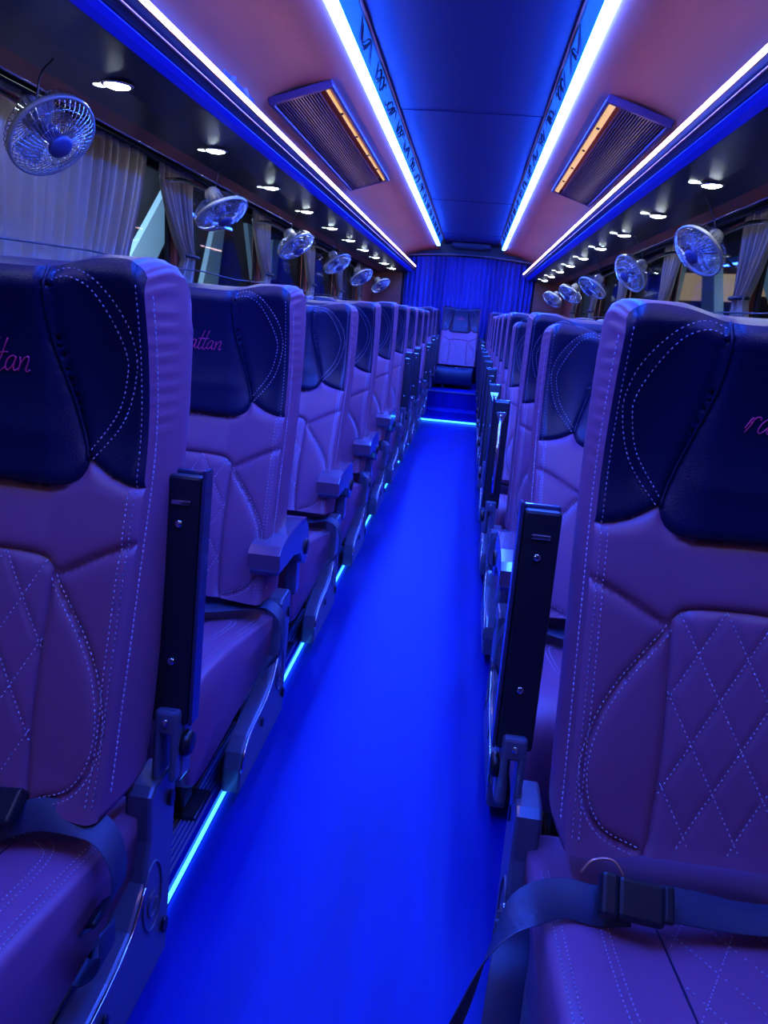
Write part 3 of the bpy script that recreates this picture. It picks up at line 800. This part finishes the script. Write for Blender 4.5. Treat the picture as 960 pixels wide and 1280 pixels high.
# =================================================================== FANS
def fan_axis(pos, ix, iy, q):
    v = (Vector(pos)-Vector((0, 0, H))).normalized()
    a = R_*ix - U_*iy; a = (a-v*a.dot(v)).normalized()
    return a*math.sqrt(1-q*q) - v*q
def make_fan(pos, axis, label, group):
    axis = fan_axis(pos, *axis)
    t = thing('wall_fan', label, 'fan', pos, group)
    M = Vector(axis).normalized().to_track_quat('Z', 'Y').to_matrix().to_4x4()
    R = .114
    bm = bmesh.new()
    n = 44
    for k in range(n):      # front cage wires
        a = 2*math.pi*k/n; sw = .35
        pts = []
        for i in range(6):
            f = i/5; r = .03+(R-.03)*f; aa = a+sw*(1-f); pts.append((r*math.cos(aa), r*math.sin(aa), .048*math.sqrt(max(0, 1-f*f*.93))-.010))
        add_tube(bm, [M @ Vector(p) for p in pts], .0011, 4, caps=False)
    for r, z in ((.06, .031), (.09, .016)):
        add_tube(bm, [M @ Vector((r*math.cos(q*math.pi/16), r*math.sin(q*math.pi/16), z)) for q in range(32)], .0012, 4, closed=True)
    obj('front_cage', bm, CHROME, t)
    bm = bmesh.new()
    for k in range(n):
        a = 2*math.pi*k/n; pts = [(R*math.cos(a), R*math.sin(a), .0), (R*1.0*math.cos(a), R*1.0*math.sin(a), -.022), (R*.8*math.cos(a), R*.8*math.sin(a), -.045), (.035*math.cos(a), .035*math.sin(a), -.052)]
        add_tube(bm, [M @ Vector(p) for p in pts], .0012, 4, caps=False)
    obj('rear_cage', bm, CHROME, t)
    bm = bmesh.new()
    prof_ = [(R-.002, -.006), (R+.004, -.006), (R+.005, 0), (R+.004, .007), (R-.002, .007), (R-.002, -.006)]
    nn = 40; rings = [[bm.verts.new(M @ Vector((r*math.cos(2*math.pi*k/nn), r*math.sin(2*math.pi*k/nn), z))) for k in range(nn)] for r, z in prof_[:-1]]
    for i in range(5):
        A, B = rings[i], rings[(i+1) % 5]
        for k in range(nn): bm.faces.new((A[k], A[(k+1) % nn], B[(k+1) % nn], B[k])).smooth = True
    obj('rim', bm, FANG, t)
    bm = bmesh.new(); add_lathe(bm, [(.004, .046), (.026, .045), (.032, .040), (.033, .034), (.02, .032)], 24, M); obj('badge', bm, FANB, t)
    for b in range(3):
        bm = bmesh.new(); g = []
        for i in range(7):
            r = .02+.072*i/6; row = []
            for j in range(6):
                aa = b*2.094+(-.5+j/5)*(1.0 if i < 5 else .85)+.25*i/6
                row.append(bm.verts.new(M @ Vector((r*math.cos(aa), r*math.sin(aa), -.012+.022*(j/5-.5)))))
            g.append(row)
        for i in range(6):
            for j in range(5): bm.faces.new((g[i][j], g[i+1][j], g[i+1][j+1], g[i][j+1])).smooth = True
        bmesh.ops.solidify(bm, geom=bm.faces[:], thickness=.0015)
        obj('blade', bm, CLEAR, t)
    bm = bmesh.new(); add_lathe(bm, [(.02, .006), (.024, -.01), (.022, -.03)], 20, M); obj('hub', bm, FANB, t)
    bm = bmesh.new(); add_lathe(bm, [(.03, -.045), (.036, -.055), (.036, -.09), (.028, -.108), (.01, -.112)], 24, M); obj('motor', bm, FANG, t)
    # bracket from the motor back to the pillar
    sgn = -1 if pos[0] < 0 else 1
    m0 = M @ Vector((0, 0, -.095)); wallp = Vector((CX+sgn*(XW-.02), pos[1]+.06, 1.60))-Vector(pos)
    bm = bmesh.new(); mid = (m0+wallp)/2+Vector((0, 0, .02))
    add_tube(bm, smooth_path([m0, mid, wallp]), .010, 10); ident(bm, wallp, .035, .02, (-sgn, 0, 0), 20)
    obj('bracket', bm, CHROME, t)
    bm = bmesh.new()
    add_tube(bm, smooth_path([m0+Vector((.01, .01, .0)), m0+Vector((-sgn*.02, .02, .08)), Vector((0, .02, 1.665))-Vector((0, 0, pos[2]))]), .0025, 6); obj('cable', bm, PLAST, t)
    return t
FANG = mat('fan_grey_plastic', (.34, .31, .28), .25, coat=.3)
FANB = mat('fan_badge_blue', (.06, .06, .16), .35)
FORD = ['nearest', 'second nearest', 'third nearest', 'fourth nearest', 'fifth nearest', 'farthest']
for k, ((px, py), ax) in enumerate(zip([(65, 170), (277, 267), (370, 308), (422, 330), (452, 347), (476, 357)],
        [(.62, .78, .62), (.42, .9, .40), (.48, .88, .40), (.48, .88, .42), (.5, .86, .45), (.5, .86, .45)])):
    p = ray(px, py, X=-1.10); make_fan(p, ax, 'caged wall fan above the left windows, %s of its row, tilted down' % FORD[k], 'fans above the left windows')
FR = ['nearest', 'second nearest', 'third nearest', 'fourth nearest', 'farthest']
for k, ((px, py), ax) in enumerate(zip([(873, 314), (787, 342), (740, 360), (712, 368), (690, 375)],
        [(-.76, .65, .55), (-.82, .57, .50), (-.6, .8, .40), (-.6, .8, .40), (-.6, .8, .45)])):
    p = ray(px, py, X=.865); make_fan(p, ax, 'caged wall fan above the right windows, %s of its row, turned to the aisle' % FR[k], 'fans above the right windows')

# =================================================================== CURTAINS
def curtain(name, label, x, yA, yB, ztop_, zbot_, m, group, tie=None, seed=0, side=-1, amp=.016, folds=14):
    r = random.Random(seed); NY = folds*8; NZ = 26; bm = bmesh.new(); rows = []
    ph = [r.uniform(-.6, .6) for _ in range(folds+2)]
    (a0, a1), (b0, b1) = yA, yB
    for j in range(NZ+1):
        f = j/NZ; z = ztop_+(zbot_-ztop_)*f; row = []
        ya = a0+(a1-a0)*f; yb = b0+(b1-b0)*f
        if tie:
            zt, wd, yc = tie
            if z > zt: q = ((z-zt)/(ztop_-zt)); q = min(1, q*1.25)**.6
            else: q = min(1, (zt-z)/.22)*.75
            ya = yc-wd/2+(ya-(yc-wd/2))*q; yb = yc+wd/2+(yb-(yc+wd/2))*q
        for i in range(NY+1):
            u = i/NY; k = u*folds; w_ = math.sin(k*2*math.pi+.5*math.sin(f*3+ph[int(k)]*3))
            a = amp*(.5+.5*f if not tie else .9)*(1+.4*math.sin(k*1.7+ph[int(k)]))
            row.append(bm.verts.new((x-side*(a*w_), ya+(yb-ya)*u+.004*math.sin(k*4+f*6), z)))
        rows.append(row)
    for A, B in zip(rows, rows[1:]):
        for i in range(NY): bm.faces.new((A[i], A[i+1], B[i+1], B[i])).smooth = True
    bmesh.ops.solidify(bm, geom=bm.faces[:], thickness=.0015)
    t = thing(name, label, 'curtain', (0, 0, 0), group)
    obj('fabric', bm, m, t)
    if tie:
        bm = bmesh.new(); zt, wd, yc = tie
        add_tube(bm, [(x+.03*math.cos(q*math.pi/10), yc+(wd/2+.012)*math.sin(q*math.pi/10), zt) for q in range(20)], .009, 8, closed=True)
        obj('tie_band', bm, PLAST, t)
    return t
xl = CX-1.258; xr = CX+1.258
def drawn(label, x, y0t, y1t, y0b, y1b, seed, side, m=CURT):
    r = random.Random(seed); folds = 15; NY = folds*8; NZ = 26; bm = bmesh.new(); rows = []
    for j in range(NZ+1):
        f = j/NZ; z = 1.66-.79*f; row = []
        ya = y0t+(y0b-y0t)*f; yb = y1t+(y1b-y1t)*f**1.3
        for i in range(NY+1):
            u = i/NY; k = u*folds
            a = .004+.009*u+.006*(1+math.sin(k*1.9+seed))*(.5+.5*u)
            if z < 1.25: a += .006*math.sin(k*2.3)
            row.append(bm.verts.new((x-side*a*math.sin(k*2*math.pi+.8*math.sin(k*1.3)), ya+(yb-ya)*(u**.92), z)))
        rows.append(row)
    for A, B in zip(rows, rows[1:]):
        for i in range(NY): bm.faces.new((A[i], A[i+1], B[i+1], B[i])).smooth = True
    bmesh.ops.solidify(bm, geom=bm.faces[:], thickness=.0015)
    return tag(obj('window_curtain', bm, m), label, 'curtain')
drawn('wide grey pleated curtain drawn across the nearest left window', xl, 2.0, 3.03, 1.98, 2.62, 2, -1)
ORW = ['first', 'second', 'third', 'fourth', 'fifth', 'sixth']
for k, y in enumerate([3.36, 4.72, 6.10, 7.46, 8.80]):
    curtain('window_curtain', 'grey curtain gathered and tied at the %s pillar beyond the drawn curtain, left side' % ORW[k], xl, (y-.20, y-.14), (y+.20, y+.14), 1.66, .86, CURT if k != 2 else CURT, 'tied curtains on the left', (1.31, .14, y+.15), 10+k, -1, .017, 7)
for k, y in enumerate([3.36, 4.72, 6.10, 7.46, 8.80]):
    curtain('window_curtain', 'grey curtain gathered and tied at the %s pillar in view, right side' % ORW[k], xr, (y-.20, y-.14), (y+.20, y+.14), 1.66, .86, CURT, 'tied curtains on the right', (1.31, .14, y+.08), 30+k, 1, .017, 7)
curtain('window_curtain', 'grey curtain gathered at the pillar beside the front left seat', xl, (1.55, 1.6), (1.80, 1.75), 1.66, .86, CURT, None, (1.34, .09, 1.7), 50, -1, .016, 7)
for s, x, sd in ((-1, xl+.035, 'left'), (1, xr-.035, 'right')):
    bm = bmesh.new(); pts = [(x, Y0+(9.3-Y0)*i/40, 1.245-.006*math.sin(i*math.pi/2.0)) for i in range(41)]; add_tube(bm, pts, .0035, 6)
    tag(obj('elastic_cord', bm, PLAST), 'thin black cord stretched across the curtains on the %s side' % sd, 'cord')
    bm = bmesh.new(); add_tube(bm, [(x+s*.03, Y0, 1.668), (x+s*.03, 9.3, 1.668)], .006, 8)
    tag(obj('curtain_rail', bm, PLAST), 'dark rail above the %s window curtains' % sd, 'curtain rail')
# rear curtain
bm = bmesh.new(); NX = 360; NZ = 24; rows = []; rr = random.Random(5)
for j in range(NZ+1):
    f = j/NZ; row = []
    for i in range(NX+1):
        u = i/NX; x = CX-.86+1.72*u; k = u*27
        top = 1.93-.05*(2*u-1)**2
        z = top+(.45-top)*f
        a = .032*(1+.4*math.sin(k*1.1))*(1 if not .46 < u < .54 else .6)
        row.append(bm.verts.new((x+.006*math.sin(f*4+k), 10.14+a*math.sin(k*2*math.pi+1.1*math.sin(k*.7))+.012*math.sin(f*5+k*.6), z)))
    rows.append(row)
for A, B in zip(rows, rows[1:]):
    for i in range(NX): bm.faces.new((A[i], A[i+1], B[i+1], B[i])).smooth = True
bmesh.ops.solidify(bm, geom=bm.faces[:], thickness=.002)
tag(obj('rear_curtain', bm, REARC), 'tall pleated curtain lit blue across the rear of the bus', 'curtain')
bm = bmesh.new(); add_tube(bm, [(CX-.90+1.8*i/20, 10.08, 1.955-.06*(2*i/20-1)**2) for i in range(21)], .010, 8)
tag(obj('rear_curtain_rail', bm, STEEL), 'curved metal rail above the rear curtain', 'curtain rail')
for s in (-1, 1):
    bm = bmesh.new(); add_box(bm, (CX+s*1.08, 10.12, 1.2), (.40, .05, 1.5), .01); struct('trim_%d' % (15+(s > 0)), bm, WOOD)
bm = bmesh.new(); add_box(bm, (CX, 10.0, 2.06), (.5, .25, .06), .01); 
for k in range(5): add_box(bm, (CX, 9.90+k*.05, 2.028), (.44, .012, .008))
tag(obj('rear_ceiling_vent', bm, GUNM), 'dark rectangular vent in the ceiling above the rear curtain', 'air vent')

# =================================================================== OUTSIDE, seen through the glass
def slab(name, label, X, quad, m, th=.06, parent=None):
    P = [ray(px, py, X=X) for px, py in quad]; s = 1 if X > 0 else -1
    bm = bmesh.new(); A = [bm.verts.new(p) for p in P]; B = [bm.verts.new(p+Vector((s*th, 0, 0))) for p in P]
    bm.faces.new(A); bm.faces.new(B[::-1])
    for i in range(len(P)): bm.faces.new((A[i], A[(i+1) % len(P)], B[(i+1) % len(P)], B[i]))
    o = obj(name, bm, m, parent)
    if label: tag(o, label[0], label[1])
    return o
tL = thing('neighbouring_bus', 'side of a pale blue bus with dark windows parked beyond the left windows', 'bus', (-3.2, 4, 0))
tR = thing('lit_shelter', 'dark shelter with lit beige blinds and pale blue posts beyond the right windows', 'building', (3.3, 4, 0))
for t, s in ((tL, -1), (tR, 1)):
    bm = bmesh.new(); add_box(bm, (s*.12, 4, 1.4), (.08, 26, 3.6)); obj('body', bm, NIGHT, t)
def child(t, o): o.parent = t; o.location = -Vector(t.location)
for q in ([(214, 226), (150, 345), (186, 345), (213, 288)], [(267, 290), (281, 286), (272, 356), (253, 356)], [(309, 279), (326, 286), (321, 350), (317, 350)], [(341, 300), (350, 300), (345, 350), (338, 350)], [(0, 110), (12, 110), (8, 330), (-6, 330)]):
    child(tL, slab('body_panel', None, -3.15, q, PALE))
for q in ([(834, 322), (853, 318), (838, 382), (828, 382)], [(879, 318), (893, 318), (893, 395), (876, 395)], [(936, 293), (975, 274), (975, 395), (958, 372)]):
    child(tR, slab('post', None, 3.2, q, PALE, .12))
for q in ([(848, 341), (935, 343), (936, 378), (838, 375)], [(935, 345), (958, 347), (958, 371), (934, 370)], [(960, 350), (1010, 355), (1010, 385), (960, 380)]):
    child(tR, slab('blind', None, 3.33, q, BEIGE, .02))
for s in (-1, 1):  # unseen fill lights, added to brighten the pale panels and posts outside
    t = thing('exterior_fill_light', 'added fill light outside the bus on the %s side' % ('left' if s < 0 else 'right'), 'fill_light', (s*2.0, 4.5, 3.6))
    bm = bmesh.new(); add_box(bm, (0, 0, .05), (.2, .5, .08), .01); obj('housing', bm, GUNM, t)
    ld = bpy.data.lights.new('exterior_fill', 'AREA'); ld.energy = 600; ld.size = .5; ld.color = (.75, .92, 1); lo = bpy.data.objects.new('fill_light', ld); C.objects.link(lo); lo.parent = t
    lo.rotation_euler = (0, math.radians(38)*s*-1, 0)
bm = bmesh.new(); add_box(bm, (0, 4, -.6), (30, 40, .1)); struct('floor.001', bm, NIGHT)
